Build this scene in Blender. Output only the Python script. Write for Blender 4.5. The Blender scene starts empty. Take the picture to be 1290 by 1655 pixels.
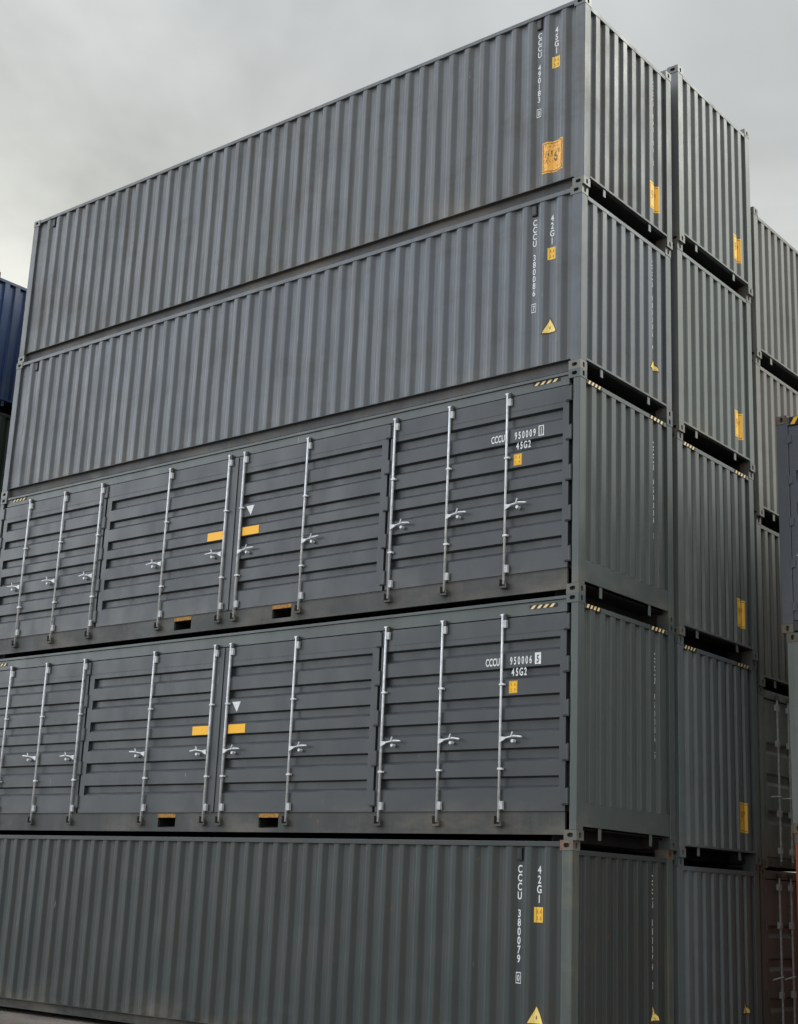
import bpy, bmesh, math, random
from mathutils import noise as mnoise
from mathutils import Vector, Euler, Matrix
random.seed(7)
C = bpy.context.scene.collection
R = math.radians

# ------------------------------------------------------------------ camera
cam_d = bpy.data.cameras.new('camera')
cam = bpy.data.objects.new('camera', cam_d); C.objects.link(cam)
cam_d.sensor_fit = 'HORIZONTAL'; cam_d.sensor_width = 36.0
cam_d.lens = 36.0 * 2298.6 / 1290.0
cam_d.clip_start = 0.1; cam_d.clip_end = 2000
cam.location = (9.08787, -14.577, 1.969)
cam.rotation_euler = (1.834, -0.041, 0.677)
bpy.context.scene.camera = cam

# ------------------------------------------------------------------ sky, sun, exposure
SUN_EL, SUN_AZ = R(40), R(50)          # azimuth measured from +x towards +y
world = bpy.data.worlds.new('World'); bpy.context.scene.world = world
world.use_nodes = True
nt = world.node_tree; nt.nodes.clear()
def N(t, **k):
    n = nt.nodes.new(t)
    for a, b in k.items(): setattr(n, a, b)
    return n
out = N('ShaderNodeOutputWorld'); bg = N('ShaderNodeBackground'); bg.inputs['Strength'].default_value = 0.1
sky = N('ShaderNodeTexSky', sky_type='NISHITA', sun_disc=False)
sky.sun_elevation = SUN_EL; sky.sun_rotation = R(90) - SUN_AZ; sky.dust_density = 4.0; sky.air_density = 1.5
tc = N('ShaderNodeTexCoord'); sep = N('ShaderNodeSeparateXYZ')
nt.links.new(tc.outputs['Generated'], sep.inputs[0])
# overcast cloud deck: brightness grows from the horizon to the zenith
ramp = N('ShaderNodeValToRGB')
cr = ramp.color_ramp
cr.elements[0].position = 0.0; cr.elements[0].color = (3.6, 3.6, 3.4, 1)
cr.elements[1].position = 1.0; cr.elements[1].color = (22.0, 22.5, 23.2, 1)
e = cr.elements.new(0.10); e.color = (6.2, 6.3, 5.9, 1)
e = cr.elements.new(0.22); e.color = (8.2, 8.15, 7.5, 1)
e = cr.elements.new(0.48); e.color = (4.8, 4.95, 4.85, 1)
e = cr.elements.new(0.64); e.color = (5.5, 5.7, 5.8, 1)
e = cr.elements.new(0.80); e.color = (12.5, 12.8, 13.2, 1)
nt.links.new(sep.outputs['Z'], ramp.inputs[0])
noi = N('ShaderNodeTexNoise'); noi.inputs['Scale'].default_value = 2.3; noi.inputs['Detail'].default_value = 5
noi.inputs['Distortion'].default_value = 0.4; noi.inputs['Roughness'].default_value = 0.6
mapn = N('ShaderNodeMapping'); mapn.inputs['Scale'].default_value = (1, 1, 1.8); mapn.inputs['Location'].default_value = (0.35, 0.2, 0.1)
nt.links.new(tc.outputs['Generated'], mapn.inputs[0]); nt.links.new(mapn.outputs[0], noi.inputs['Vector'])
mr = N('ShaderNodeMapRange'); mr.inputs['From Min'].default_value = 0.3; mr.inputs['From Max'].default_value = 0.7
mr.inputs['To Min'].default_value = 0.80; mr.inputs['To Max'].default_value = 1.42
nt.links.new(noi.outputs['Fac'], mr.inputs['Value'])
mul = N('ShaderNodeMix', data_type='RGBA', blend_type='MULTIPLY'); mul.inputs['Factor'].default_value = 1
nt.links.new(ramp.outputs['Color'], mul.inputs['A']); nt.links.new(mr.outputs[0], mul.inputs['B'])
# thinner cloud to the left of the stacks lets more light through
lob = N('ShaderNodeVectorMath', operation='DOT_PRODUCT'); lob.inputs[1].default_value = Vector((-0.84, -0.36, 0.42)).normalized()
nt.links.new(tc.outputs['Generated'], lob.inputs[0])
lr = N('ShaderNodeMapRange', interpolation_type='SMOOTHSTEP'); lr.inputs['From Min'].default_value = 0.66; lr.inputs['From Max'].default_value = 1.0
lr.inputs['To Min'].default_value = 1.0; lr.inputs['To Max'].default_value = 3.6
nt.links.new(lob.outputs['Value'], lr.inputs['Value'])
mul2 = N('ShaderNodeMix', data_type='RGBA', blend_type='MULTIPLY'); mul2.inputs['Factor'].default_value = 1
tint = N('ShaderNodeMix', data_type='RGBA'); tint.inputs['A'].default_value = (1, 1, 1, 1); tint.inputs['B'].default_value = (4.4, 4.65, 5.2, 1)
lr.inputs['To Min'].default_value = 0.0; lr.inputs['To Max'].default_value = 1.0
nt.links.new(lr.outputs[0], tint.inputs['Factor'])
nt.links.new(mul.outputs['Result'], mul2.inputs['A']); nt.links.new(tint.outputs['Result'], mul2.inputs['B']); mul = mul2
# paler, slightly warm cloud low beyond the left end of the stacks
lo2 = N('ShaderNodeVectorMath', operation='DOT_PRODUCT'); lo2.inputs[1].default_value = Vector((-0.86, 0.46, 0.12)).normalized()
nt.links.new(tc.outputs['Generated'], lo2.inputs[0])
l2 = N('ShaderNodeMapRange', interpolation_type='SMOOTHSTEP'); l2.inputs['From Min'].default_value = 0.82; l2.inputs['From Max'].default_value = 1.0
nt.links.new(lo2.outputs['Value'], l2.inputs['Value'])
t2 = N('ShaderNodeMix', data_type='RGBA'); t2.inputs['A'].default_value = (1, 1, 1, 1); t2.inputs['B'].default_value = (1.36, 1.34, 1.28, 1)
nt.links.new(l2.outputs[0], t2.inputs['Factor'])
mul3 = N('ShaderNodeMix', data_type='RGBA', blend_type='MULTIPLY'); mul3.inputs['Factor'].default_value = 1
nt.links.new(mul.outputs['Result'], mul3.inputs['A']); nt.links.new(t2.outputs['Result'], mul3.inputs['B']); mul = mul3
# broad brightening added to the unseen sky to lift the end walls
lo3 = N('ShaderNodeVectorMath', operation='DOT_PRODUCT'); lo3.inputs[1].default_value = Vector((0.88, -0.42, 0.28)).normalized()
nt.links.new(tc.outputs['Generated'], lo3.inputs[0])
l3 = N('ShaderNodeMapRange', interpolation_type='SMOOTHSTEP'); l3.inputs['From Min'].default_value = 0.35; l3.inputs['From Max'].default_value = 1.0
l3.inputs['To Min'].default_value = 1.0; l3.inputs['To Max'].default_value = 1.6
nt.links.new(lo3.outputs['Value'], l3.inputs['Value'])
mul4 = N('ShaderNodeMix', data_type='RGBA', blend_type='MULTIPLY'); mul4.inputs['Factor'].default_value = 1
nt.links.new(mul.outputs['Result'], mul4.inputs['A']); nt.links.new(l3.outputs[0], mul4.inputs['B']); mul = mul4
mx = N('ShaderNodeMix', data_type='RGBA'); mx.inputs['Factor'].default_value = 0.94
nt.links.new(sky.outputs['Color'], mx.inputs['A']); nt.links.new(mul.outputs['Result'], mx.inputs['B'])
nt.links.new(mx.outputs['Result'], bg.inputs['Color']); nt.links.new(bg.outputs[0], out.inputs[0])

sd = bpy.data.lights.new('sun', 'SUN'); sd.energy = 2.0; sd.angle = R(30); sd.color = (0.97, 1.0, 0.92)
sun = bpy.data.objects.new('sun', sd); C.objects.link(sun); sun.location = (20, 5, 40)
tosun = Vector((math.cos(SUN_EL) * math.cos(SUN_AZ), math.cos(SUN_EL) * math.sin(SUN_AZ), math.sin(SUN_EL)))
sun.rotation_euler = (-tosun).to_track_quat('-Z', 'Y').to_euler()
vs = bpy.context.scene.view_settings
vs.view_transform = 'Standard'; vs.look = 'None'; vs.exposure = 0.0; vs.gamma = 1.0
bpy.context.scene.cycles.max_bounces = 6

# ------------------------------------------------------------------ materials
MATS = {}
def srgb(r, g, b):
    f = lambda c: (c / 255 / 12.92) if c / 255 <= 0.04045 else ((c / 255 + 0.055) / 1.055) ** 2.4
    return (f(r), f(g), f(b), 1)

def paint(name, col, dirt=0.35, dirtcol=(0.058, 0.050, 0.040, 1), rough=0.36, rust=0.0, seed=0.0, wave=0.35, spec=0.5, chalk=0.25):
    """weathered container paint: faded tint patches, run-off streaks, small rust spots, slightly wavy sheet"""
    if name in MATS: return MATS[name]
    m = bpy.data.materials.new(name); m.use_nodes = True; t = m.node_tree; b = t.nodes['Principled BSDF']
    def A(ty, **k):
        n = t.nodes.new(ty)
        for a, v in k.items(): setattr(n, a, v)
        return n
    co = A('ShaderNodeTexCoord')
    def mapped(sc, off=0):
        mp = A('ShaderNodeMapping'); mp.inputs['Scale'].default_value = sc
        mp.inputs['Location'].default_value = (seed * 3.1 + off, seed * 1.7, seed * 2.3 - off)
        t.links.new(co.outputs['Object'], mp.inputs[0]); return mp
    def noise(sc, scale, detail, rg=0.55, off=0):
        mp = mapped(sc, off); n = A('ShaderNodeTexNoise'); n.inputs['Scale'].default_value = scale
        n.inputs['Detail'].default_value = detail; n.inputs['Roughness'].default_value = rg
        t.links.new(mp.outputs[0], n.inputs['Vector']); return n.outputs['Fac']
    def rng(src, a, bb, c, d):
        r = A('ShaderNodeMapRange'); r.inputs['From Min'].default_value = a; r.inputs['From Max'].default_value = bb
        r.inputs['To Min'].default_value = c; r.inputs['To Max'].default_value = d
        t.links.new(src, r.inputs['Value']); return r.outputs[0]
    def mix(fac, a, bcol, mode='MIX'):
        n = A('ShaderNodeMix', data_type='RGBA', blend_type=mode)
        if isinstance(fac, float): n.inputs['Factor'].default_value = fac
        else: t.links.new(fac, n.inputs['Factor'])
        for s, v in (('A', a), ('B', bcol)):
            if isinstance(v, tuple): n.inputs[s].default_value = v
            else: t.links.new(v, n.inputs[s])
        return n.outputs['Result']
    # faded / chalky patches
    ch = tuple(min(1, c * 1.45 + 0.015) for c in col[:3]) + (1,)
    c0 = mix(rng(noise((1, 1, 0.6), 0.9, 4), 0.35, 0.7, 0, chalk), col, ch)
    # run-off streaks, thin across and long down
    c1 = mix(rng(noise((5, 5, 0.22), 1.6, 5, 0.65, 3.0), 0.47, 0.70, 0, dirt), c0, dirtcol)
    # fine streaks
    c2 = mix(rng(noise((22, 22, 0.5), 1.5, 3, 0.6, 7.0), 0.55, 0.8, 0, dirt * 0.7), c1, ch)
    # grime blotches
    c3 = mix(rng(noise((0.35, 0.35, 0.6), 3.0, 8, 0.7, 11.0), 0.50, 0.68, 0, dirt * 0.8), c2, dirtcol)
    # bare scrapes
    c3 = mix(rng(noise((7, 7, 1.1), 2.6, 4, 0.6, 23.0), 0.735, 0.76, 0, 0.6), c3, (0.32, 0.33, 0.30, 1))
    # scuffs and rust
    if rust > 0:
        rc = mix(rng(noise((1, 1, 1), 30, 4, 0.6, 2.0), 0.4, 0.6, 0, 1), (0.12, 0.045, 0.02, 1), (0.20, 0.09, 0.04, 1))
        c3 = mix(rng(noise((1, 1, 0.55), 9.0, 9, 0.72, 5.0), 0.66 - 0.16 * rust, 0.72 - 0.12 * rust, 0, 0.85), c3, rc)
    # splashed dust along the bottom edge
    sp_ = A('ShaderNodeSeparateXYZ'); t.links.new(co.outputs['Object'], sp_.inputs[0])
    zf = rng(sp_.outputs['Z'], 0.14, 0.55, 1, 0); nf = rng(noise((0.6, 0.6, 1.5), 1.3, 6, 0.65, 17.0), 0.48, 0.72, 0, 0.55)
    mm = A('ShaderNodeMath', operation='MULTIPLY'); t.links.new(zf, mm.inputs[0]); t.links.new(nf, mm.inputs[1])
    c3 = mix(mm.outputs[0], c3, (0.20, 0.17, 0.13, 1))
    t.links.new(c3, b.inputs['Base Color'])
    t.links.new(rng(noise((1, 1, 0.5), 2.2, 6, 0.6, 9.0), 0.3, 0.7, rough - 0.07, rough + 0.14), b.inputs['Roughness'])
    b.inputs['Specular IOR Level'].default_value = spec
    bp = A('ShaderNodeBump'); bp.inputs['Strength'].default_value = wave; bp.inputs['Distance'].default_value = 0.012
    t.links.new(noise((1, 1, 0.7), 1.7, 3, 0.5, 13.0), bp.inputs['Height'])
    bp2 = A('ShaderNodeBump'); bp2.inputs['Strength'].default_value = 0.12; bp2.inputs['Distance'].default_value = 0.002
    t.links.new(noise((1, 1, 1), 60, 4, 0.6, 1.0), bp2.inputs['Height']); t.links.new(bp.outputs[0], bp2.inputs['Normal'])
    t.links.new(bp2.outputs[0], b.inputs['Normal'])
    MATS[name] = m; return m

def plain(name, col, rough=0.5, metal=0.0, var=0.0, vscale=20):
    if name in MATS: return MATS[name]
    m = bpy.data.materials.new(name); m.use_nodes = True; t = m.node_tree; b = t.nodes['Principled BSDF']
    b.inputs['Roughness'].default_value = rough; b.inputs['Metallic'].default_value = metal
    n = t.nodes.new('ShaderNodeTexNoise'); n.inputs['Scale'].default_value = vscale; n.inputs['Detail'].default_value = 5
    co = t.nodes.new('ShaderNodeTexCoord'); t.links.new(co.outputs['Object'], n.inputs['Vector'])
    r = t.nodes.new('ShaderNodeMapRange'); r.inputs['From Min'].default_value = 0.3; r.inputs['From Max'].default_value = 0.7
    r.inputs['To Min'].default_value = 1 - var; r.inputs['To Max'].default_value = 1 + var * 0.4
    t.links.new(n.outputs['Fac'], r.inputs['Value'])
    x = t.nodes.new('ShaderNodeMix'); x.data_type = 'RGBA'; x.blend_type = 'MULTIPLY'; x.inputs['Factor'].default_value = 1
    x.inputs['A'].default_value = col; t.links.new(r.outputs[0], x.inputs['B']); t.links.new(x.outputs['Result'], b.inputs['Base Color'])
    MATS[name] = m; return m

def worn(name, col, under, amount):
    """sticker film with scratched-off spots"""
    if name in MATS: return MATS[name]
    m = bpy.data.materials.new(name); m.use_nodes = True; t = m.node_tree; b = t.nodes['Principled BSDF']
    co = t.nodes.new('ShaderNodeTexCoord'); n = t.nodes.new('ShaderNodeTexNoise')
    n.inputs['Scale'].default_value = 28; n.inputs['Detail'].default_value = 7; n.inputs['Roughness'].default_value = 0.7
    t.links.new(co.outputs['Object'], n.inputs['Vector'])
    r = t.nodes.new('ShaderNodeMapRange'); r.inputs['From Min'].default_value = 0.70 - amount; r.inputs['From Max'].default_value = 0.76 - amount
    t.links.new(n.outputs['Fac'], r.inputs['Value'])
    x = t.nodes.new('ShaderNodeMix'); x.data_type = 'RGBA'; x.inputs['A'].default_value = col; x.inputs['B'].default_value = under
    t.links.new(r.outputs[0], x.inputs['Factor']); t.links.new(x.outputs['Result'], b.inputs['Base Color'])
    b.inputs['Roughness'].default_value = 0.5
    MATS[name] = m; return m

M_white = plain('white_lettering', (0.80, 0.82, 0.84, 1), 0.5, 0, 0.25, 40)
M_faded = plain('faded_lettering', (0.42, 0.43, 0.43, 1), 0.6, 0, 0.45, 40)
M_yellow = worn('yellow_sticker', (0.92, 0.55, 0.05, 1), (0.45, 0.24, 0.04, 1), 0.06)
M_yworn = worn('worn_yellow_sticker', (0.92, 0.46, 0.06, 1), (0.50, 0.25, 0.05, 1), 0.18)
M_reflect = plain('amber_reflector', (1.0, 0.50, 0.0, 1), 0.5, 0, 0.03, 30)
M_pale = plain('pale_sticker', (0.95, 0.74, 0.22, 1), 0.5, 0, 0.1, 30)
M_ink = plain('sticker_ink', (0.035, 0.03, 0.025, 1), 0.5)
M_amberink = plain('amber_ink', (0.50, 0.22, 0.01, 1), 0.5)
M_galv = plain('galvanised_steel', (0.74, 0.76, 0.79, 1), 0.40, 0.0, 0.28, 18)
M_galvdull = plain('dull_galvanised_steel', (0.50, 0.51, 0.52, 1), 0.55, 0.25, 0.3, 20)
M_galvdull2 = plain('weathered_galvanised_steel', (0.50, 0.52, 0.54, 1), 0.5, 0.0, 0.3, 20)
M_under = plain('black_undercoat', (0.012, 0.012, 0.013, 1), 0.8, 0, 0.3, 6)
M_dark = plain('black_marks_and_shade', (0.012, 0.012, 0.014, 1), 0.7)  # black of hazard bases and hinge strips, and the vent's painted shade
M_rusty = plain('rusty_orange_paint', (0.42, 0.20, 0.03, 1), 0.75, 0, 0.6, 25)
M_cream = plain('cream_stripe', (0.86, 0.64, 0.32, 1), 0.5, 0, 0.2, 40)

# ------------------------------------------------------------------ mesh builder
L, W = 12.192, 2.438
class MB:
    def __init__(s, off=(L / 2, -W / 2, 0)):
        s.v = []; s.f = []; s.off = off; s.bev = 0
    def add(s, vs, fs):
        k = len(s.v); s.v += [(a + s.off[0], b + s.off[1], c + s.off[2]) for a, b, c in vs]
        s.f += [[i + k for i in f] for f in fs]; return s
    def box(s, x0, x1, y0, y1, z0, z1):
        return s.add([(x0, y0, z0), (x1, y0, z0), (x1, y1, z0), (x0, y1, z0), (x0, y0, z1), (x1, y0, z1), (x1, y1, z1), (x0, y1, z1)],
                     [(0, 3, 2, 1), (4, 5, 6, 7), (0, 1, 5, 4), (1, 2, 6, 5), (2, 3, 7, 6), (3, 0, 4, 7)])
    def tube(s, p, q, r, n=12, r2=None):
        p, q = Vector(p), Vector(q); d = (q - p).normalized(); a = d.orthogonal().normalized(); b = d.cross(a); r2 = r2 or r
        vs = []
        for c, rr in ((p, r), (q, r2)):
            for i in range(n):
                t = 2 * math.pi * i / n; vs.append(tuple(c + (a * math.cos(t) + b * math.sin(t)) * rr))
        fs = [(i, (i + 1) % n, n + (i + 1) % n, n + i) for i in range(n)] + [tuple(range(n))[::-1], tuple(range(n, 2 * n))]
        return s.add(vs, fs)
    def sheet(s, prof, fn, a, b):
        """prof: list of (t,d); fn(t,d,s)->xyz ; extruded between s=a and s=b"""
        vs = [fn(t, d, a) for t, d in prof] + [fn(t, d, b) for t, d in prof]; n = len(prof)
        return s.add(vs, [(i, i + 1, n + i + 1, n + i) for i in range(n - 1)])
    def bowed(s, prof, fn, a, b, seed, amp=0.006, calm=None, n=9):
        """like sheet, but the panel is slightly buckled between its welded edges"""
        vs = []; k = len(prof)
        for j in range(n + 1):
            z = a + (b - a) * j / n; edge = min(1.0, 4.0 * min(j, n - j) / n)
            for t, d in prof:
                q = mnoise.noise(Vector((t * 1.1 + seed * 7.3, z * 0.9, seed))) + 0.5 * mnoise.noise(Vector((t * 3.1, z * 2.3 + seed * 3, seed)))
                c = 1.0 if calm is None or t < calm else 0.0
                vs.append(fn(t, max(0.0095, d + amp * q * edge * c), z))
        return s.add(vs, [(j * k + i, j * k + i + 1, (j + 1) * k + i + 1, (j + 1) * k + i) for j in range(n) for i in range(k - 1)])
    def poly(s, pts): return s.add(pts, [tuple(range(len(pts)))])
    def build(s, name, mat, parent, smooth=False, bevel=0.0):
        me = bpy.data.meshes.new(name); me.from_pydata(s.v, [], s.f); me.update()
        bm = bmesh.new(); bm.from_mesh(me)
        bmesh.ops.recalc_face_normals(bm, faces=bm.faces)
        if bevel:
            es = [e for e in bm.edges if len(e.link_faces) == 2 and e.calc_face_angle(0) > 0.6]
            bmesh.ops.bevel(bm, geom=es, offset=bevel, segments=2, affect='EDGES', profile=0.5)
        if smooth:
            for f in bm.faces: f.smooth = True
        bm.to_mesh(me); bm.free()
        me.materials.append(mat)
        o = bpy.data.objects.new(name, me); C.objects.link(o)
        if parent is not None: o.parent = parent
        return o

# ---- frames of reference: side faces and end faces of a box, d = depth inwards
def side_near(x, d, z): return (x, d, z)
def side_far(x, d, z): return (x, W - d, z)
def end_front(y, d, z): return (-d, y, z)
def end_back(y, d, z): return (-L + d, y, z)

def rounded(prof, r=0.008):
    """soften the bends of a pressed profile with a short chamfer"""
    o = [prof[0]]
    for i in range(1, len(prof) - 1):
        p, a, b = Vector(prof[i]), Vector(prof[i - 1]), Vector(prof[i + 1])
        for f, t in ((a, 1), (b, 1)):
            dd = (f - p); ln = dd.length
            o.append(tuple(p + dd / ln * min(r, ln * 0.4)))
    o.append(prof[-1]); return o

SP = 0.278                      # pitch of the side pressing
def side_profile(xa, xb, c0=-0.347, do=0.012, di=0.048, dent=None):
    pts = [(xb, do)]
    k = 0
    while True:
        c = c0 - k * SP
        a, b2 = c - 0.036, c + 0.036
        if c - 0.036 < xa + 0.03: break
        pts += [(b2 + 0.068, di), (b2, do), (a, do), (a - 0.068, di)]
        k += 1
    pts = [p for p in pts if xa + 0.005 < p[0] < xb - 0.005]
    pts = [(xb, di)] + pts + [(xa, di)]
    return pts
EP = 0.2475
def end_profile(ya, yb, c0=0.357, do=0.010, di=0.055, n=8, fl=0.056, sl=0.022):
    pts = [(ya, di)]
    for k in range(n):
        c = c0 + EP * k
        pts += [(c - fl - sl, di), (c - fl, do), (c + fl, do), (c + fl + sl, di)]
    pts += [(yb, di)]
    return pts
def depth_at(prof, t):
    for (a, da), (b, db) in zip(prof, prof[1:]):
        lo, hi = (a, b) if a < b else (b, a)
        if lo <= t <= hi and hi > lo: return da + (db - da) * (t - a) / (b - a)
    return prof[0][1]
def clip_profile(prof, t0, t1, off):
    pr = sorted(prof); o = [(t0, depth_at(pr, t0) - off)] + [(t, d - off) for t, d in pr if t0 < t < t1] + [(t1, depth_at(pr, t1) - off)]
    return o

def casting(parent, mat, xs, ys, z0, height=0.118):
    """xs/ys: outer plane coordinate and inward direction; iso corner casting with oval holes on three faces"""
    (x, dx), (y, dy) = xs, ys
    m = MB(); hl, wl = 0.178, 0.162
    top = z0 + height
    def face(P, a, b, ha, hb, dep):
        # P(u,v,w): u in 0..a, v in 0..b, w depth
        peri = []
        for i in range(4): peri.append((a * i / 4, 0))
        for i in range(4): peri.append((a, b * i / 4))
        for i in range(4): peri.append((a - a * i / 4, b))
        for i in range(4): peri.append((0, b - b * i / 4))
        hole = []
        for (u, v) in peri:
            t = math.atan2((v - b / 2) / b, (u - a / 2) / a)
            cu, sv = math.cos(t), math.sin(t); e = 2 / 3.2
            hole.append((a / 2 + ha * math.copysign(abs(cu) ** e, cu), b / 2 + hb * math.copysign(abs(sv) ** e, sv)))
        n = 16
        vs = [P(u, v, 0) for u, v in peri] + [P(u, v, 0) for u, v in hole] + [P(u, v, dep) for u, v in hole]
        fs = [(i, (i + 1) % n, n + (i + 1) % n, n + i) for i in range(n)]
        fs += [(n + i, n + (i + 1) % n, 2 * n + (i + 1) % n, 2 * n + i) for i in range(n)] + [tuple(range(2 * n, 3 * n))]
        m.add(vs, fs)
    face(lambda u, v, w: (x + dx * u, y + dy * w, z0 + v), hl, height, 0.040, 0.026, 0.055)      # side face
    face(lambda u, v, w: (x + dx * w, y + dy * u, z0 + v), wl, height, 0.024, 0.036, 0.055)      # end face
    up = z0 > 1
    if up: face(lambda u, v, w: (x + dx * u, y + dy * v, top - w), hl, wl, 0.055, 0.030, 0.03)
    else: m.poly([(x, y, top), (x + dx * hl, y, top), (x + dx * hl, y + dy * wl, top), (x, y + dy * wl, top)])
    m.poly([(x, y, z0), (x + dx * hl, y, z0), (x + dx * hl, y + dy * wl, z0), (x, y + dy * wl, z0)])
    m.poly([(x + dx * hl, y, z0), (x + dx * hl, y + dy * wl, z0), (x + dx * hl, y + dy * wl, top), (x + dx * hl, y, top)])
    m.poly([(x, y + dy * wl, z0), (x + dx * hl, y + dy * wl, z0), (x + dx * hl, y + dy * wl, top), (x, y + dy * wl, top)])
    o = m.build('corner_casting', mat, parent)
    return o

def glyph_mesh(ch, size, xscale, bold=0.0):
    cu = bpy.data.curves.new('glyph', 'FONT'); cu.body = ch; cu.size = size; cu.align_x = 'CENTER'; cu.offset = bold
    o = bpy.data.objects.new('glyph', cu); C.objects.link(o)
    me = bpy.data.meshes.new_from_object(o)
    vs = [(v.co.x * xscale, v.co.y) for v in me.vertices]; fs = [tuple(p.vertices) for p in me.polygons]
    bpy.data.objects.remove(o); bpy.data.curves.remove(cu); bpy.data.meshes.remove(me)
    return vs, fs
GC = {}
def glyph(ch, size, xs, bold):
    """outline letters are filled once at one size and weight, then scaled"""
    if ch not in GC: GC[ch] = glyph_mesh(ch, 0.135, 1.0, 0.0028)
    vs, fs = GC[ch]; k = size / 0.135
    return [(x * k * xs, y * k) for x, y in vs], fs
def text_on(mb, fn, chars, size=0.1, xs=0.75, bold=0.003):
    """chars: list of (ch, t, z) placed upright, fn(t,z)->xyz"""
    for ch, t, z in chars:
        vs, fs = glyph(ch, size, xs, bold)
        mb.add([fn(t + x, z + y) for x, y in vs], fs)
def stacked(s, t, ztop, step):
    return [(c, t, ztop - (i + 1) * step) for i, c in enumerate(s) if c != ' ']
def frame_strip(mb, fn, t0, t1, z0, z1, w):
    for a, b, c, d in ((t0, t1, z0, z0 + w), (t0, t1, z1 - w, z1), (t0, t0 + w, z0 + w, z1 - w), (t1 - w, t1, z0 + w, z1 - w)):
        mb.poly([fn(a, c), fn(b, c), fn(b, d), fn(a, d)])

def hooks_vent(root, mat, X, H, d0):
    m = MB(); m.box(X - 0.036, X + 0.022, d0 - 0.026, d0 + 0.01, H - 0.225, H - 0.095)
    o = m.build('vent', mat, root, bevel=0.003)
    g = MB(); g.box(X + 0.0225, X + 0.036, d0 - 0.028, d0, H - 0.243, H - 0.095); g.box(X - 0.036, X + 0.0222, d0 - 0.028, d0, H - 0.245, H - 0.2255)
    g.build('vent_shade', M_dark, o)  # black strips to the right and below paint the vent's shade

def skeleton(root, H, P, post_side=0.15, post_end=0.155, cast_mat=None, post_mat=None):
    cm = cast_mat or P
    for xs in ((0, -1), (-L, 1)):
        for ys in ((0, 1), (W, -1)):
            for z0 in (0, H - 0.118): casting(root, cm, xs, ys, z0)
    g = 0.004
    for x0, x1 in ((-post_side, -g), (-L + g, -L + post_side)):
        for y0, y1 in ((g, post_end), (W - post_end, W - g)):
            MB().box(x0, x1, y0, y1, 0.118, H - 0.118).build('corner_post', post_mat or P, root, bevel=0.006)

def rails(root, H, P, tall_top=0.0, sill=0.0):
    for fn, s in ((side_near, 1), (side_far, -1)):
        def bx(m, x0, x1, d0, d1, z0, z1):
            a = fn(x0, d0, z0); b = fn(x1, d1, z1)
            return m.box(a[0], b[0], min(a[1], b[1]), max(a[1], b[1]), z0, z1)
        bx(MB(), -L + 0.179, -0.179, 0.004, 0.064, H - 0.078, H - 0.016).build('top_side_rail', P, root, bevel=0.005)
        m = MB()
        bx(m, -L + 0.179, -0.179, 0.074, 0.080, 0.014, 0.150)
        bx(m, -L + 0.179, -0.179, 0.081, 0.130, 0.014, 0.020)
        bx(m, -L + 0.179, -0.179, 0.010, 0.090, 0.151, 0.158)
        m.build('bottom_side_rail', MATS[P.name + '_rail'], root)
def end_rails(root, H, P, fn, plate=None):
    def bx(m, y0, y1, d0, d1, z0, z1):
        a = fn(y0, d0, z0); b = fn(y1, d1, z1)
        return m.box(min(a[0], b[0]), max(a[0], b[0]), y0, y1, z0, z1)
    bx(MB(), 0.163, W - 0.163, 0.006, 0.066, H - 0.165, H - 0.105).build('top_end_rail', P, root, bevel=0.004)
    m = MB()
    if plate: bx(m, 0.156, W - 0.156, 0.012, 0.030, 0.165, plate)
    else: bx(m, 0.156, W - 0.156, 0.006, 0.070, 0.150, 0.180)
    m.build('bottom_end_rail', P, root, bevel=0.003)
    u = MB(); bx(u, 0.163, W - 0.163, 0.42, 0.45, 0.0, 0.150); bx(u, 0.163, W - 0.163, 0.07, 0.42, 0.140, 0.149); u.build('tunnel_plate', M_under, root)
    for yy in (0.56, 1.80):
        k = MB(); bx(k, yy - 0.032, yy + 0.032, 0.02, 0.032, 0.035 if not plate else 0.02, 0.149 if not plate else 0.164)
        k.build('bracket', MATS[P.name + '_bracket'], root, bevel=0.003)

def roof_floor(root, H, P):
    pr = [(-L + 0.18, 0.0)]; x = -L + 0.25
    while x < -0.5: pr += [(x, 0.0), (x + 0.03, 0.02), (x + 0.12, 0.02), (x + 0.15, 0.0)]; x += 0.21
    pr.append((-0.18, 0.0))
    MB().sheet(pr, lambda t, d, s: (t, s, H - 0.045 + d), 0.066, W - 0.066).build('roof_panel', P, root)
    MB().box(-L + 0.46, -0.46, 0.10, W - 0.10, 0.128, 0.140).build('floor_panel', M_under, root)

def hazard(root, fn, t0, t1, z0, z1, n=4, slant=0.05, mat=None):
    m = MB(); m.poly([fn(t0, z0), fn(t1, z0), fn(t1, z1), fn(t0, z1)])
    o = m.build('hazard_marking', M_dark, root)
    fn2 = lambda t, z: fn(t, z, 0.0015)
    st = (t1 - t0 - slant) / n; g = MB()
    for k in range(n):
        a = t0 + st * k + st * 0.15
        g.poly([fn2(a, z0 + .004), fn2(a + st * 0.5, z0 + .004), fn2(a + st * 0.5 + slant, z1 - .004), fn2(a + slant, z1 - .004)])
    g.build('hazard_stripe', mat or M_cream, o)
    return o

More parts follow.
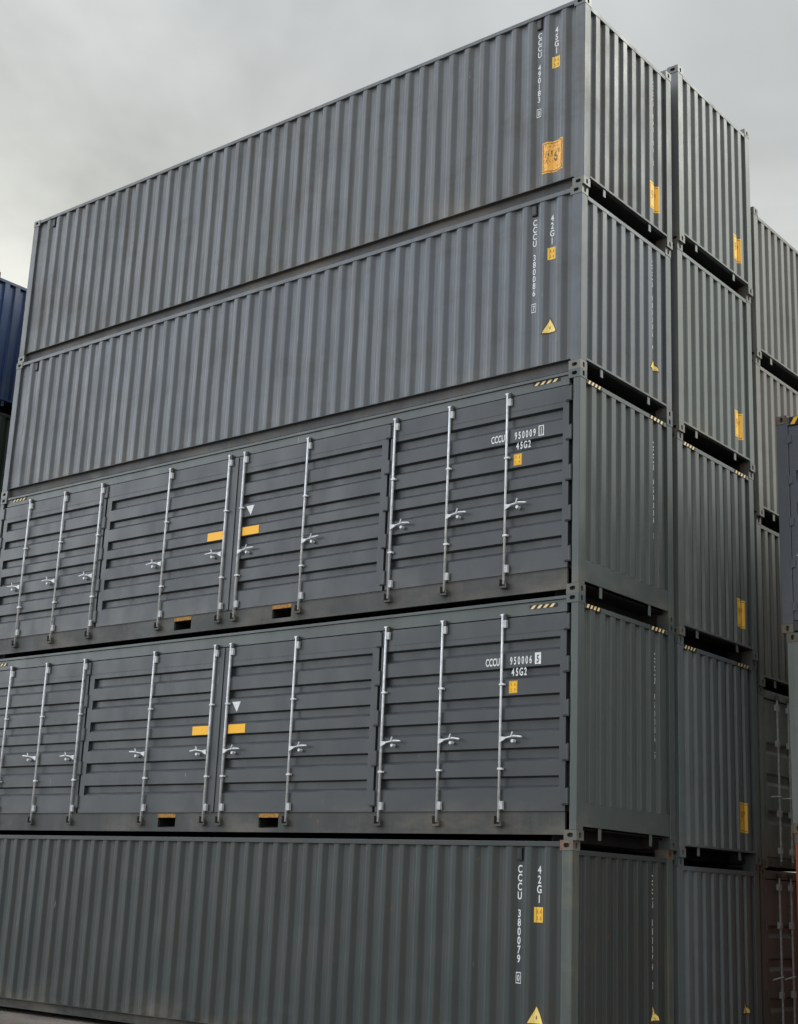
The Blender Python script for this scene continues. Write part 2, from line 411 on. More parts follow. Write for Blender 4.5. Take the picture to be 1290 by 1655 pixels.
def marks_plain(root, H, num, code, hc, spro, epro, end_num=True, worn_=False, back=False):
    """stacked white lettering in the pressings, measure sticker, warning sign on side and end"""
    rec = 0.048 - 0.002
    fS = lambda t, z: (t, rec, z)
    st = 0.103 if not hc else 0.1005
    X1, X2 = -0.764, -0.486
    ztop = H - 0.28 + (0.0 if not hc else 0.0)
    sq = num
    m = MB(); text_on(m, fS, stacked(sq[:4], X1, ztop, st), 0.122, 0.76, 0.0032); m.build('owner_code_marking', M_white, root)
    head, chk = '     ' + sq[5:-1], sq[-1]
    m = MB(); text_on(m, fS, stacked(head, X1, ztop, st), 0.122, 0.76, 0.0032)
    zc = ztop - len(sq) * st
    text_on(m, fS, [(chk, X1, zc - 0.004)], 0.100, 0.70, 0.0025)
    o = m.build('number_marking', M_white, root)
    f = MB(); frame_strip(f, fS, X1 - 0.040, X1 + 0.040, zc - 0.032, zc + 0.096, 0.011); f.build('check_digit_box', M_white, o)
    m = MB(); text_on(m, fS, stacked(code, X2, ztop, st * 1.08), 0.128, 0.76, 0.0032); m.build('size_code_marking', M_white, root)
    # measure sticker
    zs = ztop - 4 * st * 1.08 - 0.05
    m = MB(); m.poly([fS(X2 - 0.058, zs - 0.17), fS(X2 + 0.058, zs - 0.17), fS(X2 + 0.058, zs), fS(X2 - 0.058, zs)])
    # the flat is 72 mm wide, so the sticker sits just proud of the slopes
    m = MB(); sheet = clip_profile(spro, X2 - 0.062, X2 + 0.062, 0.0015)
    m.sheet(sheet, lambda t, d, s: (t, d, s), zs - 0.175, zs)
    s = m.build('measure_sticker', M_yellow, root)
    g = MB(); fT = lambda t, z: (t, 0.0455 - 0.001, z)
    text_on(g, fT, [(c, X2 - 0.024 + 0.024 * i, zs - 0.072) for i, c in enumerate('9.6' if hc else '8.6')], 0.062, 0.7, 0.001)
    text_on(g, fT, [(c, X2 - 0.024 + 0.024 * i, zs - 0.148) for i, c in enumerate('2.9' if hc else '2.6')], 0.062, 0.7, 0.001)
    g.build('sticker_figures', M_amberink, s)

def hc_sticker(root, prof, fn, t0, t1, z0, z1, mat, frame=True):
    m = MB(); m.sheet(clip_profile(prof, t0, t1, 0.0018), fn, z0, z1)
    o = m.build('height_sticker', mat, root)
    g = MB()
    w = 0.012
    for a, b, c, d in ((t0 + .012, t1 - .012, z0 + .02, z0 + .02 + w), (t0 + .012, t1 - .012, z1 - .02 - w, z1 - .02)):
        g.sheet(clip_profile(prof, a, b, 0.003), fn, c, d)
    for a in (t0 + .012, t1 - .024): g.sheet(clip_profile(prof, a, a + w, 0.003), fn, z0 + .032, z1 - .032)
    for i, ch in enumerate("9'6\""):
        vs, fs = glyph(ch, (z1 - z0) * 0.48, 0.55, 0.002)
        cx = t0 + (t1 - t0) * (0.24 + 0.18 * i)
        pr = sorted(prof)
        g.add([fn(cx + x, depth_at(pr, cx + x) - 0.003, z0 + (z1 - z0) * 0.36 + y) for x, y in vs], fs)
    g.build('sticker_figures', M_amberink if not frame else M_ink2, o)
M_ink2 = worn('worn_ink', (0.10, 0.06, 0.02, 1), (0.6, 0.33, 0.04, 1), 0.2)

def tri_sign(root, prof, fn, tc, z0, h, w):
    """yellow warning triangle with dark edge and flash, following the pressing"""
    pr = sorted(prof)
    def strip(scale, off, zoff, mat, name, par):
        m = MB(); n = 14; base = z0 + h * (1 - scale) * 0.42 ; hh = h * scale; ww = w * scale
        for i in range(n):
            a = base + hh * i / n; b = base + hh * (i + 1) / n
            wa = ww / 2 * (1 - i / n); wb = ww / 2 * (1 - (i + 1) / n) + 0.0005
            ts = [-1 + i / 8 for i in range(17)]
            for k in range(16):
                q = [(tc + ts[k] * wa, a), (tc + ts[k + 1] * wa, a), (tc + ts[k + 1] * wb, b), (tc + ts[k] * wb, b)]
                m.poly([fn(t, depth_at(pr, t) - off, z) for t, z in q])
        return m.build(name, mat, par)
    o = strip(1.18, 0.002, 0, M_rusty2, 'warning_sign', root)
    strip(0.93, 0.0035, 0, M_pale, 'sign_face', o)
    g = MB(); s = h * 0.5
    P = [(0.01, .62), (-.09, .30), (0.0, .30), (-.05, .05), (.10, .40), (.01, .40), (.08, .62)]
    g.poly([fn(tc + x * s * 1.3, depth_at(pr, tc + x * s * 1.3) - 0.005, z0 + 0.03 + y * s) for x, y in P])
    g.build('sign_flash', M_ink, o)
M_rusty2 = plain('dark_sign_border', (0.10, 0.045, 0.01, 1), 0.6, 0, 0.3, 20)

def end_number(root, num, prof, yt, ztop, step, mat):
    pr = sorted(prof); i = 0
    for word in num.split(' '):
        m = MB()
        for ch in word:
            vs, fs = glyph(ch, 0.115, 0.62, 0.003)
            z = ztop - (i + 1) * step; i += 1
            m.add([(-(depth_at(pr, yt + x) - 0.0025), yt + x, z + y) for x, y in vs], fs)
        i += 1
        m.build('number_marking', mat, root)

# ------------------------------------------------------------------ container types
def new_thing(name, label, cat, loc, rz=0.0, group=None):
    o = bpy.data.objects.new(name, None); C.objects.link(o); o.empty_display_size = 0.5
    c, s = math.cos(rz), math.sin(rz)
    # loc is the near bottom corner (local x = +L/2, y = -W/2)
    dx, dy = -L / 2, W / 2
    o.location = (loc[0] + c * dx - s * dy, loc[1] + s * dx + c * dy, loc[2]); o.rotation_euler = (0, 0, rz)
    o['label'] = label; o['category'] = cat
    if group: o['group'] = group
    return o

def make_paint(nm, col, **k):
    P = paint(nm, col, **k)
    k2 = dict(k); k2['dirt'] = 0.75; k2['wave'] = 0.2; k2['rust'] = 0.25; k2['rough'] = 0.6
    k2['dirtcol'] = (0.066, 0.062, 0.060, 1)
    rc = (col[0] * 0.62, col[1] * 0.56, col[2] * 0.54, 1)
    paint(nm + '_rail', rc, **k2)
    paint(nm + '_bracket', tuple(min(1, c * 1.2) for c in col[:3]) + (1,), dirt=0.2)
    return P

def plain_container(label, loc, H, P, num=None, code='42G1', hc=False, rz=0.0, cast=None, sticker=None, end_sticker=None,
                    hazards=False, vents=True, end_text=True, post=None, group='grey corrugated containers'):
    root = new_thing('shipping_container', label, 'shipping container', loc, rz, group)
    skeleton(root, H, P, cast_mat=cast, post_mat=post); rails(root, H, P); roof_floor(root, H, P)
    sp = side_profile(-L + 0.145, -0.145)
    spr = rounded(sp)
    for fn in (side_near, side_far):
        MB().bowed(spr, lambda t, d, s: fn(t, d, s), 0.1585, H - 0.0785, loc[2] * 1.3 + loc[1], 0.009, calm=-0.95).build('side_panel', P, root)
    ep = end_profile(0.150, W - 0.150)
    for fn in (end_front, end_back):
        end_rails(root, H, P, fn)
        MB().sheet(rounded(ep, 0.006), lambda t, d, s: fn(t, d, s), 0.1805, H - 0.1655).build('end_panel', P, root)
    ff = lambda t, d, s: (-d, t, s)
    fs = lambda t, d, s: (t, d, s)
    if vents:
        for X in (-0.764, -0.347 - SP * 40.5):
            hooks_vent(root, MATS[P.name + '_rail'], X, H, 0.048)
    if num:
        marks_plain(root, H, num, code, hc, sp, ep)
        if end_text: end_number(root, num, ep, 1.968, H - 0.30, 0.108, M_white)
    if sticker == 'hc': hc_sticker(root, sp, fs, -0.675, -0.345, 0.33, 0.80, M_yworn)
    if sticker == 'tri': tri_sign(root, sp, fs, -0.50, 0.595, 0.20, 0.22)
    if end_sticker == 'hc': hc_sticker(root, ep, ff, 1.79, 2.06, 0.42, 0.84, M_yellow, False)
    if end_sticker == 'tri': tri_sign(root, ep, ff, 1.95, 0.595, 0.21, 0.23)
    if hazards: end_hazards(root, H)
    return root

def end_hazards(root, H, top=None):
    zt = (H - 0.105) if top is None else top
    f = lambda y, z, e=0.0: (-0.0055 + 0.0025 + e, y, z)
    hazard(root, f, 0.18, 0.54, zt - 0.058, zt - 0.002, 4, 0.03)
    hazard(root, f, W - 0.64, W - 0.24, zt - 0.058, zt - 0.002, 4, 0.03)

def leaf(root, P, xa, xb, ra, rb, H, z0=0.335, z1=2.73, hinge=None):
    """side door leaf between xa<xb, pressed recesses between ra<rb"""
    do, di, bk = 0.016, 0.068, 0.088
    zs = [(2.445, 2.405, 2.305, 2.280), (2.095, 2.055, 1.975, 1.950), (1.750, 1.712, 1.617, 1.592), (1.452, 1.414, 1.312, 1.287),
          (1.103, 1.064, 0.962, 0.938), (0.757, 0.717, 0.630, 0.605)]
    prof = [(z1, do)]
    for a, b, c, d in zs: c, d = c + 0.016, d - 0.004; prof += [(a, do), (a - 0.020, di), (c, di), (d, do)]
    prof.append((z0, do))
    m = MB()
    m.sheet(prof, lambda t, d, s: (s, d, t), ra, rb)
    # stiles and outer edges
    for a, b in ((xa, ra), (rb, xb)):
        m.poly([(a, do, z0), (b, do, z0), (b, do, z1), (a, do, z1)])
    for x in (ra, rb):
        for a, b, c, d in zs: m.poly([(x, do, a), (x, di, a - 0.020), (x, di, c + 0.016), (x, do, d - 0.004)])
    for x in (xa, xb): m.poly([(x, do, z0), (x, bk, z0), (x, bk, z1), (x, do, z1)])
    m.poly([(xa, do, z0), (xb, do, z0), (xb, bk, z0), (xa, bk, z0)]); m.poly([(xa, do, z1), (xb, do, z1), (xb, bk, z1), (xa, bk, z1)])
    m.poly([(xa, bk, z0), (xb, bk, z0), (xb, bk, z1), (xa, bk, z1)])
    o = m.build('side_door', P, root)
    # thin dark seam line below the door head and at the edges
    g = MB(); g.box(xa + .01, xb - .01, do - 0.0025, do - 0.0002, 2.519, 2.5235); g.build('seam', M_seam, o)
    return o
M_seam = plain('dark_seam_paint', (0.035, 0.038, 0.04, 1), 0.6)

def lock_bar(parent, P, X, z0, z1, sgn, nubz=(1.89, 0.846), hz=1.22):
    y = -0.012
    m = MB(); m.tube((X, y, z0), (X, y, z1), 0.0148, 14)
    b = m.build('lock_bar', M_galv, parent, smooth=False)
    for p in b.data.polygons: p.use_smooth = len(p.vertices) == 4
    # cams
    m = MB(); m.box(X - 0.022, X + 0.022, y - 0.014, y + 0.022, z1 - 0.012, z1 + 0.010); m.tube((X - 0.035, y, z1 + .002), (X + 0.035, y, z1 + .002), 0.007, 8)
    m.build('cam', M_galv, b)
    m = MB(); m.box(X - 0.075, X - 0.052, y - 0.022, 0.05, z0 - 0.03, z0 + 0.075); m.box(X - 0.05, X + 0.055, y - 0.022, 0.05, z0 - 0.05, z0 - 0.025)
    m.box(X + 0.035, X + 0.05, y - 0.018, 0.05, z0 - 0.024, z0 + 0.02)
    m.build('cam_keeper', MATS[P.name + '_rail'], b)
    m = MB(); m.box(X + 0.02, X + 0.06, y - 0.010, 0.02, z1 - 0.06, z1 + 0.005); m.build('cam_keeper', MATS[P.name + '_rail'], b)
    # bearing plates
    for z in (2.655, 0.405):
        m = MB(); m.box(X + 0.008, X + 0.064, -0.024, 0.0155, z - 0.05, z + 0.05); m.build('bearing_plate', M_galvdull2, b, bevel=0.003)
    for z in nubz:
        m = MB(); m.box(X - 0.021, X + 0.050, y - 0.021, 0.0155, z - 0.012, z + 0.012)
        m.build('bar_guide', M_galv, b, bevel=0.002)
    # handle
    m = MB(); s = sgn; hz = hz + random.uniform(-0.012, 0.012); tl = random.uniform(-0.016, 0.016)
    m.add([(X + s * 0.010, y - 0.030, hz - 0.050), (X + s * 0.105, y - 0.030, hz - 0.004), (X + s * 0.105, y - 0.030, hz + 0.014), (X + s * 0.010, y - 0.030, hz + 0.026),
           (X + s * 0.010, y - 0.018, hz - 0.050), (X + s * 0.105, y - 0.018, hz - 0.004), (X + s * 0.105, y - 0.018, hz + 0.014), (X + s * 0.010, y - 0.018, hz + 0.026)],
          [(0, 1, 2, 3), (4, 7, 6, 5), (0, 4, 5, 1), (1, 5, 6, 2), (2, 6, 7, 3), (3, 7, 4, 0)])
    m.tube((X + s * 0.095, y - 0.026, hz + 0.004), (X + s * 0.225, y - 0.034, hz + 0.022), 0.0105, 8)
    m.tube((X + s * 0.225, y - 0.034, hz + 0.022), (X + s * 0.345, y - 0.034, hz + 0.020 + tl), 0.013, 8, 0.011)
    m.build('handle', M_galv, b)
    m = MB(); m.tube((X + s * 0.215, y - 0.044, hz + 0.075), (X + s * 0.195, y - 0.044, hz + 0.02), 0.009, 8)
    m.tube((X + s * 0.205, 0.014, hz - 0.036), (X + s * 0.205, y - 0.036, hz - 0.036), 0.021, 10)
    m.build('handle_catch', M_galv, b)
    return b

def hinge_set(root, P, X, wide=0.055, off=-1):
    for z0, z1 in ((2.533, 2.709), (2.011, 2.184), (1.474, 1.655), (0.945, 1.124), (0.425, 0.601)):
        m = MB(); m.box(X - 0.060, X + 0.018, 0.003, 0.0155, z0, z1); m.tube((X + 0.014, 0.012, z0 - 0.006), (X + 0.014, 0.012, z1 + 0.006), 0.017, 10)
        h = m.build('hinge', P, root, bevel=0.0)
        g = MB(); g.box(X - 0.066, X + 0.034, -0.001, 0.0155, z0 - 0.020, z0 - 0.007); g.build('hinge_dark_strip', M_dark, h)  # black strip under each hinge blade

def side_door_container(label, loc, H, P, number, check, boxed_fill, cast=None, DP=None, group='grey side-door containers'):
    root = new_thing('side_door_container', label, 'shipping container', loc, 0, group)
    skeleton(root, H, P, post_side=0.105, post_end=0.150, cast_mat=cast)
    roof_floor(root, H, P)
    zt = 2.745
    # head rail with a rolled top edge
    m = MB(); m.box(-L + 0.179, -0.179, 0.030, 0.085, zt, H - 0.062); m.box(-L + 0.179, -0.179, 0.012, 0.085, H - 0.060, H - 0.020)
    m.build('top_side_rail', P, root, bevel=0.004)
    # sill with fork pockets left open
    pk = [(-7.31, -6.93), (-5.22, -4.84)]
    m = MB(); xs = [-L + 0.179] + [v for p in pk for v in p] + [-0.179]
    for i in range(0, len(xs), 2): m.box(xs[i], xs[i + 1], 0.024, 0.060, 0.062, 0.318)
    for a, b in pk: m.box(a, b, 0.024, 0.060, 0.272, 0.318); m.box(a, b, 0.024, 0.060, 0.062, 0.122)
    m.box(-L + 0.179, -0.179, 0.020, 0.070, 0.319, 0.328)
    m.build('bottom_side_rail', MATS[P.name + '_rail'], root)
    for a, b in pk:
        m = MB(); m.box(a, b, 0.061, 0.60, 0.262, 0.272); m.box(a - .005, a, 0.061, 0.60, 0.11, 0.272); m.box(b, b + .005, 0.061, 0.60, 0.11, 0.272)
        m.box(a, b, 0.60, 0.61, 0.11, 0.272); fp = m.build('fork_pocket', M_under, root)
        g = MB(); g.box(a, b, 0.0205, 0.0235, 0.262, 0.316); g.build('pocket_edge', M_rusty, fp)
    # far side closed by a pressed panel
    sp = side_profile(-L + 0.105, -0.105)
    MB().sheet(rounded(sp), lambda t, d, s: side_far(t, d, s), 0.1585, H - 0.0785).build('side_panel', P, root)
    MB().box(-L + 0.179, -0.179, W - 0.064, W - 0.004, H - 0.078, H - 0.016).build('top_side_rail', P, root)
    MB().box(-L + 0.179, -0.179, W - 0.09, W - 0.04, 0.014, 0.158).build('bottom_side_rail', MATS[P.name + '_rail'], root)
    # dark jambs behind the door gaps
    m = MB(); m.box(-L + 0.105, -0.105, 0.090, 0.12, 0.33, 2.745); m.build('door_frame', M_seam, root)
    # leaves
    lv = [(-3.105, -0.175, -3.02, -0.264), (-6.135, -3.150, -5.98, -3.264), (-9.19, -6.165, -9.08, -6.33), (-12.03, -9.235, -11.93, -9.33)]
    bars = [[-1.113, -2.065, -3.022], [-4.675, -5.985], [-6.315, -7.66], [-9.34, -10.32, -11.285]]
    for i, (a, b, ra, rb) in enumerate(lv):
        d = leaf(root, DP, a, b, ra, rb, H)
        for X in bars[i]:
            lock_bar(d, P, X, 0.205, 2.775, 1 if i < 2 else -1)
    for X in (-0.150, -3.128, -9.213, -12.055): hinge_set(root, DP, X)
    MB().box(-6.175, -6.125, 0.004, 0.013, 0.34, 2.725).build('door_strip', DP, root, bevel=0.002)
    # reflectors, triangle
    for a, b in ((-6.70, -6.365), (-5.945, -5.60)):
        m = MB(); m.box(a, b, 0.0115, 0.0155, 1.458, 1.587); m.build('reflector', M_reflect, root, bevel=0.0015)
    m = MB(); m.poly([(-5.90, 0.014, 1.915), (-5.73, 0.014, 1.915), (-5.795, 0.014, 1.765)]); m.build('white_triangle', M_white, root)
    # writing on the first leaf
    f = lambda t, z: (t, 0.014, z)
    m = MB(); s = 0.135
    text_on(m, f, [(c, -1.352 + 0.055 * i, 2.135) for i, c in enumerate('CCCU')], s, 0.56, 0.004)
    m.build('owner_code_marking', M_white, root); m = MB()
    text_on(m, f, [(c, -0.985 + 0.058 * i, 2.135) for i, c in enumerate(number)], s, 0.56, 0.003)
    o = m.build('number_marking', M_white, root)
    if boxed_fill:
        g = MB(); g.poly([f(-0.632, 2.118), f(-0.542, 2.118), f(-0.542, 2.262), f(-0.632, 2.262)]); g.build('check_digit_box', M_white, o)
        g = MB(); text_on(g, lambda t, z: (t, 0.0125, z), [(check, -0.588, 2.138)], s * 0.98, 0.62, 0.004); g.build('check_digit', M_seam, o)
    else:
        g = MB(); frame_strip(g, f, -0.632, -0.550, 2.118, 2.258, 0.013)
        text_on(g, f, [(check, -0.591, 2.138)], s * 0.95, 0.56, 0.004); g.build('check_digit_box', M_white, o)
    m = MB(); f2 = lambda t, z: (t, 0.013, z)
    text_on(m, f2, [(c, -0.955 + 0.062 * i, 1.992) for i, c in enumerate('45G2')], 0.135, 0.60, 0.003); m.build('size_code_marking', M_white, root)
    m = MB(); m.poly([f(-1.012, 1.775), f(-0.885, 1.775), f(-0.885, 1.93), f(-1.012, 1.93)]); sgn = m.build('measure_sticker', M_reflect2, root)
    g = MB(); fi = lambda t, z: (t, 0.0125, z)
    text_on(g, fi, [(c, -0.978 + 0.028 * i, 1.865) for i, c in enumerate('9.6')], 0.06, 0.7, 0.001)
    text_on(g, fi, [(c, -0.978 + 0.028 * i, 1.795) for i, c in enumerate('2.9')], 0.06, 0.7, 0.001)
    frame_strip(g, fi, -1.008, -0.889, 1.779, 1.926, 0.005); g.build('sticker_figures', M_amberink, sgn)
    # hazard stripes on the head rail
    fh = lambda t, z, e=0.0: (t, 0.028 - e, z)
    hazard(root, fh, -0.735, -0.315, 2.815, 2.866, 4, 0.045); hazard(root, fh, -11.88, -11.46, 2.815, 2.866, 4, 0.045)
    # ends
    ep = end_profile(0.145, W - 0.145)
    for fn in (end_front, end_back):
        end_rails(root, H, P, fn, plate=0.44)
        MB().sheet(rounded(ep, 0.006), lambda t, d, s: fn(t, d, s), 0.4405, H - 0.1655).build('end_panel', P, root)
    end_hazards(root, H)
    end_number(root, 'CCCU ' + number + ' ' + check, ep, 1.968, H - 0.42, 0.108, M_white)
    return root
M_reflect2 = plain('yellow_measure_sticker', (0.98, 0.54, 0.005, 1), 0.5, 0, 0.1, 30)

def door_end_container(label, loc, H, P, rz=0.0, cast=None, group=None, bars=True, smooth_left=False, hazards=False):
    """container whose visible end carries the two cargo doors"""
    root = new_thing('shipping_container', label, 'shipping container', loc, rz, group)
    skeleton(root, H, P, post_side=0.10, post_end=0.165, cast_mat=cast); rails(root, H, P); roof_floor(root, H, P)
    sp = rounded(side_profile(-L + 0.10, -0.10))
    for fn in (side_near, side_far): MB().sheet(sp, lambda t, d, s: fn(t, d, s), 0.1585, H - 0.0785).build('side_panel', P, root)
    end_rails(root, H, P, end_back)
    MB().sheet(rounded(end_profile(0.150, W - 0.150), 0.006), lambda t, d, s: end_back(t, d, s), 0.1805, H - 0.1655).build('end_panel', P, root)
    MB().box(-0.07, -0.006, 0.163, W - 0.163, H - 0.150, H - 0.030).build('door_header', P, root, bevel=0.004)
    MB().box(-0.07, -0.006, 0.163, W - 0.163, 0.020, 0.150).build('door_sill', MATS[P.name + '_rail'], root, bevel=0.004)
    z0, z1 = 0.165, H - 0.165
    do, di = 0.022, 0.056
    n = 4; hh = (z1 - z0) / (n + 0.35)
    for s, (ya, yb) in ((1, (0.172, W / 2 - 0.006)), (-1, (W / 2 + 0.006, W - 0.172))):
        rc = [(H - x, H - y) for x, y in ((0.80, 0.98), (1.26, 1.44), (1.80, 2.00))]
        prof = [(z1, do)]
        for a, c in rc: prof += [(a, do), (a - 0.030, di), (c + 0.060, di), (c, do)]
        prof.append((z0, do)); m = MB()
        m.sheet(prof, lambda t, d, q: (-d, q, t), ya + 0.09, yb - 0.09)
        for a, b in ((ya, ya + 0.09), (yb - 0.09, yb)): m.poly([(-do, a, z0), (-do, b, z0), (-do, b, z1), (-do, a, z1)])
        m.poly([(-0.075, ya, z0), (-0.075, yb, z0), (-0.075, yb, z1), (-0.075, ya, z1)])
        for y in (ya, yb): m.poly([(-do, y, z0), (-0.075, y, z0), (-0.075, y, z1), (-do, y, z1)])
        for z in (z0, z1): m.poly([(-do, ya, z), (-0.075, ya, z), (-0.075, yb, z), (-do, yb, z)])
        for y in (ya + 0.09, yb - 0.09):
            for a, c in rc: m.poly([(-do, y, a), (-di, y, a - 0.030), (-di, y, c + 0.060), (-do, y, c)])
        d = m.build('cargo_door', P, root)
        hy = ya - 0.004 if s > 0 else yb + 0.004
        for k in range(5):
            zc = z0 + 0.18 + k * (z1 - z0 - 0.36) / 4
            h = MB().box(-0.020, -0.006, min(hy + s * 0.05, hy - s * 0.012), max(hy + s * 0.05, hy - s * 0.012), zc - 0.05, zc + 0.05)
            h.tube((-0.006, hy, zc - 0.06), (-0.006, hy, zc + 0.06), 0.013, 8); h.build('hinge', P, d)
        if bars:
            for y in ((0.62, 1.02) if s > 0 else (W - 1.02, W - 0.62)):
                m = MB(); m.tube((0.006, y, 0.07), (0.006, y, H - 0.09), 0.016, 10); b = m.build('lock_bar', M_galvdull, d)
                for z in (0.26, 0.8, H - 0.8, H - 0.26):
                    m = MB(); m.box(-0.0215, 0.028, y - 0.05, y + 0.028, z - 0.045, z + 0.045); m.build('bar_guide', M_galvdull, b)
                m = MB(); m.tube((0.03, y, 1.05), (0.035, y - s * 0.36, 1.02), 0.011, 8); m.build('handle', M_galvdull, b)
                for z in (0.075, H - 0.10):
                    m = MB(); m.box(-0.004, 0.026, y - 0.045, y + 0.045, z - 0.03, z + 0.03); m.build('cam_keeper', MATS[P.name + '_rail'], b)
    if hazards:
        f = lambda y, z, e=0.0: (-0.003 + e, y, z)
        hazard(root, f, 0.19, 0.75, H - 0.145, H - 0.04, 4, 0.06, M_yellow)
    return root

# ------------------------------------------------------------------ ground
def ground():
    m = bpy.data.materials.new('gravel_yard'); m.use_nodes = True; t = m.node_tree; b = t.nodes['Principled BSDF']
    co = t.nodes.new('ShaderNodeTexCoord')
    n = t.nodes.new('ShaderNodeTexNoise'); n.inputs['Scale'].default_value = 1.3; n.inputs['Detail'].default_value = 10; n.inputs['Roughness'].default_value = 0.7
    v = t.nodes.new('ShaderNodeTexVoronoi'); v.inputs['Scale'].default_value = 22
    t.links.new(co.outputs['Object'], n.inputs['Vector']); t.links.new(co.outputs['Object'], v.inputs['Vector'])
    r = t.nodes.new('ShaderNodeValToRGB'); r.color_ramp.elements[0].position = 0.35; r.color_ramp.elements[0].color = (0.10, 0.082, 0.064, 1)
    r.color_ramp.elements[1].position = 0.65; r.color_ramp.elements[1].color = (0.20, 0.17, 0.135, 1)
    t.links.new(n.outputs['Fac'], r.inputs[0])
    x = t.nodes.new('ShaderNodeMix'); x.data_type = 'RGBA'; x.blend_type = 'MULTIPLY'; x.inputs['Factor'].default_value = 0.45
    t.links.new(r.outputs[0], x.inputs['A']); t.links.new(v.outputs['Color'], x.inputs['B'])
    t.links.new(x.outputs['Result'], b.inputs['Base Color']); b.inputs['Roughness'].default_value = 0.9
    bp = t.nodes.new('ShaderNodeBump'); bp.inputs['Strength'].default_value = 0.8; bp.inputs['Distance'].default_value = 0.02
    t.links.new(v.outputs['Distance'], bp.inputs['Height']); t.links.new(bp.outputs[0], b.inputs['Normal'])
    me = bpy.data.meshes.new('ground'); s = 900
    me.from_pydata([(-s, -s, -0.06), (s, -s, -0.06), (s, s, -0.06), (-s, s, -0.06)], [], [(0, 1, 2, 3)]); me.materials.append(m)
    o = bpy.data.objects.new('ground', me); C.objects.link(o); o['kind'] = 'structure'
ground()

# ------------------------------------------------------------------ near stack
Z = [0.0, 2.675, 5.640, 8.573, 11.165]
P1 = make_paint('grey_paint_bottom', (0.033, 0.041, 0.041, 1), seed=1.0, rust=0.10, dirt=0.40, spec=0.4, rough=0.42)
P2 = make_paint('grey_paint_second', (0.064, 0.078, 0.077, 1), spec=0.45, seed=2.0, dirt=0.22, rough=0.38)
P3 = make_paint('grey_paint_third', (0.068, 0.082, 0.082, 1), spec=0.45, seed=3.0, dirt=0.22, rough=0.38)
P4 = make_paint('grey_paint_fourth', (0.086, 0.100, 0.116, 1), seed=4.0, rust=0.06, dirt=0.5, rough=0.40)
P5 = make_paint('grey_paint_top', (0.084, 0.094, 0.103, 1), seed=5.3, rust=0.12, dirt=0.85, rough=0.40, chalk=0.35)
CR = paint('rusty_casting_paint', (0.13, 0.13, 0.115, 1), rust=1.1, dirt=0.6, seed=2.2)
CP = paint('scuffed_post_paint', (0.065, 0.078, 0.074, 1), rust=0.25, dirt=0.9, dirtcol=(0.13, 0.13, 0.09, 1), seed=8.2)
CG = paint('worn_casting_paint', (0.12, 0.125, 0.12, 1), rust=0.6, dirt=0.5, seed=6.2)
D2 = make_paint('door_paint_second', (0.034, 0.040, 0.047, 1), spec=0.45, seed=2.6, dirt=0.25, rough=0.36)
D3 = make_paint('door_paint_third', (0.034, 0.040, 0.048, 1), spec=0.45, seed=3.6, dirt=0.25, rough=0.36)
h = [Z[i + 1] - Z[i] for i in range(4)] + [2.868]
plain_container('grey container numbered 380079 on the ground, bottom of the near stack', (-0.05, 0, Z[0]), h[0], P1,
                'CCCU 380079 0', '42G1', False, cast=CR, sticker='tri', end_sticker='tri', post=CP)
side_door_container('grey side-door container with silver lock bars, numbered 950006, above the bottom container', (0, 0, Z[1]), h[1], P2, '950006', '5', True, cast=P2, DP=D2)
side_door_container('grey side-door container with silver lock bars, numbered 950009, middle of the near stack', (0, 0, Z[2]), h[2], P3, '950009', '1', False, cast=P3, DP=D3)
plain_container('blue-grey corrugated container with number 380086 and a small yellow triangle, second from top', (0.0, 0, Z[3]), h[3], P4,
                'CCCU 380086 7', '42G1', False, cast=CG, sticker='tri', end_sticker='tri')
plain_container('grey corrugated container with a worn square yellow sticker, top of the near stack', (0.03, 0, Z[4]), h[4], P5,
                'CCCU 490183 0', '45G1', True, cast=CG, sticker='hc', end_sticker='hc')

# ------------------------------------------------------------------ second stack, just behind
Y2 = 2.6
Z2 = [0.0, 2.60, 5.545, 8.465, 11.385]; H2 = [2.60, 2.945, 2.92, 2.92, 2.91]; X2 = [-0.07, -0.035, -0.01, 0.02, 0.06]
col2 = [(0.098, 0.116, 0.125), (0.105, 0.124, 0.13), (0.10, 0.114, 0.114), (0.122, 0.138, 0.134), (0.126, 0.140, 0.138)]
lab2 = ['dark grey container with yellow triangle at the foot of the second stack',
        'dark grey container second from the ground in the second stack',
        'grey container with hazard stripes on its top edge, middle of the second stack',
        'pale grey ribbed container second from the top of the second stack',
        'pale grey container topmost in the second stack, open corner fitting against the sky']
for i in range(5):
    P = make_paint('second_stack_paint_%s' % 'abcde'[i], col2[i] + (1,), seed=10.0 + i, dirt=0.3)
    plain_container(lab2[i], (X2[i], Y2, Z2[i]), H2[i], P, cast=CG if i > 1 else P, end_sticker='tri' if i == 0 else 'hc', hazards=i in (1, 2))

# ------------------------------------------------------------------ third stack
Y3 = 5.16
Z3 = [0.0, 2.57, 5.20, 7.82, 10.42]; H3 = [2.57, 2.63, 2.62, 2.60, 2.60]; X3 = [-0.11, -0.07, -0.035, 0.02, 0.05]
PB = make_paint('brown_grey_paint', (0.088, 0.100, 0.095, 1), seed=21.0, dirt=0.4)
PO = make_paint('olive_grey_paint', (0.17, 0.178, 0.15, 1), seed=22.0, dirt=0.55, rust=0.15)
door_end_container('dark brown container with cargo doors at the bottom of the third stack', (X3[0], Y3, Z3[0]), H3[0], PB, cast=CR, group='containers in the third stack')
door_end_container('olive grey container with cargo doors, second from the ground in the third stack', (X3[1], Y3, Z3[1]), H3[1], PO, cast=CR, group='containers in the third stack')
lab3 = ['beige-grey ribbed container just above the two door ends in the third stack', 'light beige ribbed container second from the top of the third stack',
        'light ribbed container topmost in the third stack, lower than its neighbours on the right']
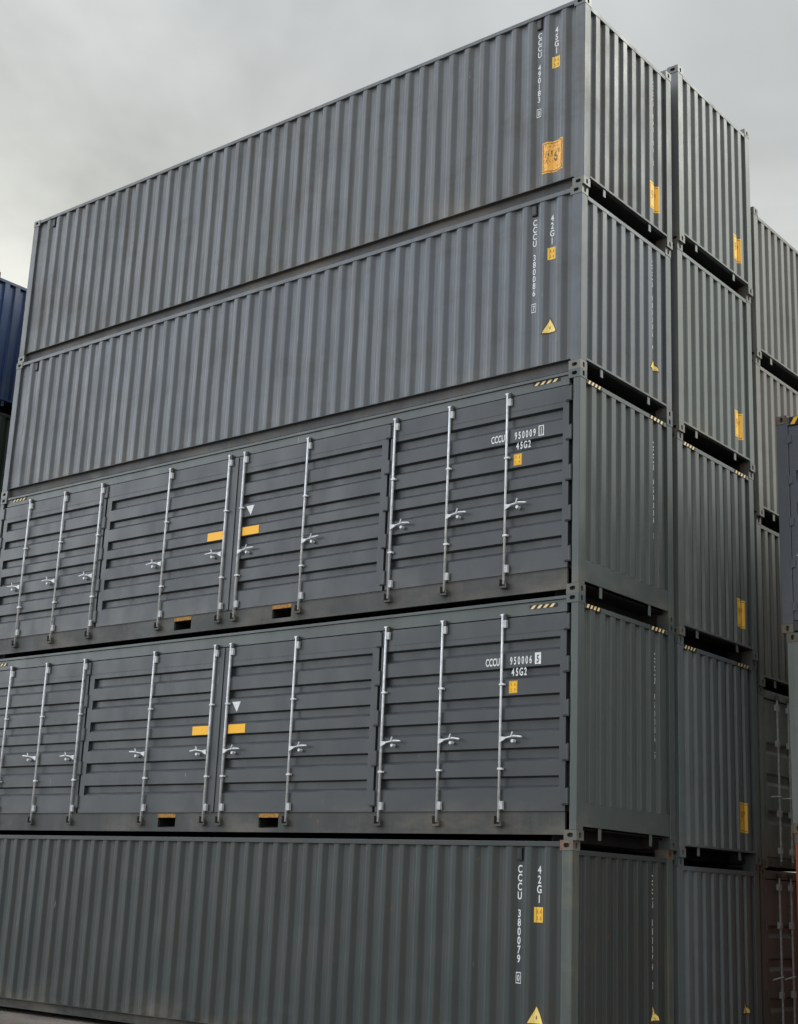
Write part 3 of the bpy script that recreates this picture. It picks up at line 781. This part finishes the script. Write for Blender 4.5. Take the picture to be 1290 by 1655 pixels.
for i in range(3):
    P = make_paint('third_stack_paint_%s' % 'abc'[i], [(0.13, 0.128, 0.116), (0.155, 0.152, 0.138), (0.155, 0.156, 0.145)][i] + (1,), seed=30.0 + i, dirt=0.4)
    plain_container(lab3[i], (X3[i + 2], Y3, Z3[i + 2]), H3[i + 2], P, cast=P, group='containers in the third stack')

# ------------------------------------------------------------------ right stack, doors towards the camera
PR3 = make_paint('slate_blue_paint', (0.080, 0.092, 0.118, 1), seed=41.0, dirt=0.35)
PR2 = make_paint('pale_slate_paint', (0.16, 0.185, 0.185, 1), seed=42.0, dirt=0.3)
PR1 = make_paint('orange_paint', (0.28, 0.075, 0.03, 1), seed=43.0, dirt=0.4, rust=0.2)
for lab, x, z, hh, P, hz in (('orange container at the foot of the stack on the right edge', 1.37, 0.0, 2.93, PR1, False),
                      ('pale slate container between the orange and the slate blue one on the right edge', 1.345, 2.935, 2.58, PR2, False),
                      ('slate blue container with black and yellow stripes, topmost on the right edge', 1.28, 5.52, 3.02, PR3, True)):
    door_end_container(lab, (x, 3.0, z), hh, P, rz=R(-90), cast=CR, group='containers stacked on the right edge', bars=True, hazards=hz)

# ------------------------------------------------------------------ far left stack, past the end of the near one
zz = 0.0
labL = ['dark container at the foot of the far left stack', 'dark container second in the far left stack', 'dark container third in the far left stack',
        'dark green container under the blue one at the left edge', 'dark blue ribbed container at the left edge behind the near stack']
colL = [(0.05, 0.05, 0.05), (0.06, 0.07, 0.06), (0.05, 0.06, 0.055), (0.02, 0.042, 0.03), (0.010, 0.040, 0.125)]
for i in range(3, 5):
    P = make_paint('left_stack_paint_%s' % 'abcde'[i], colL[i] + (1,), seed=50.0 + i, dirt=0.35, rust=0.2)
    plain_container(labL[i], (-13.5, 0.13, i * 2.69), 2.69, P, cast=CR, vents=False, group='containers at the left edge')
for i in range(3):
    P = make_paint('left_stack_paint_%s' % 'abcde'[i], colL[i] + (1,), seed=50.0 + i, dirt=0.35, rust=0.2)
    plain_container(labL[i], (-13.5, 0.13, i * 2.69), 2.69, P, cast=CR, vents=False, group='containers at the left edge')
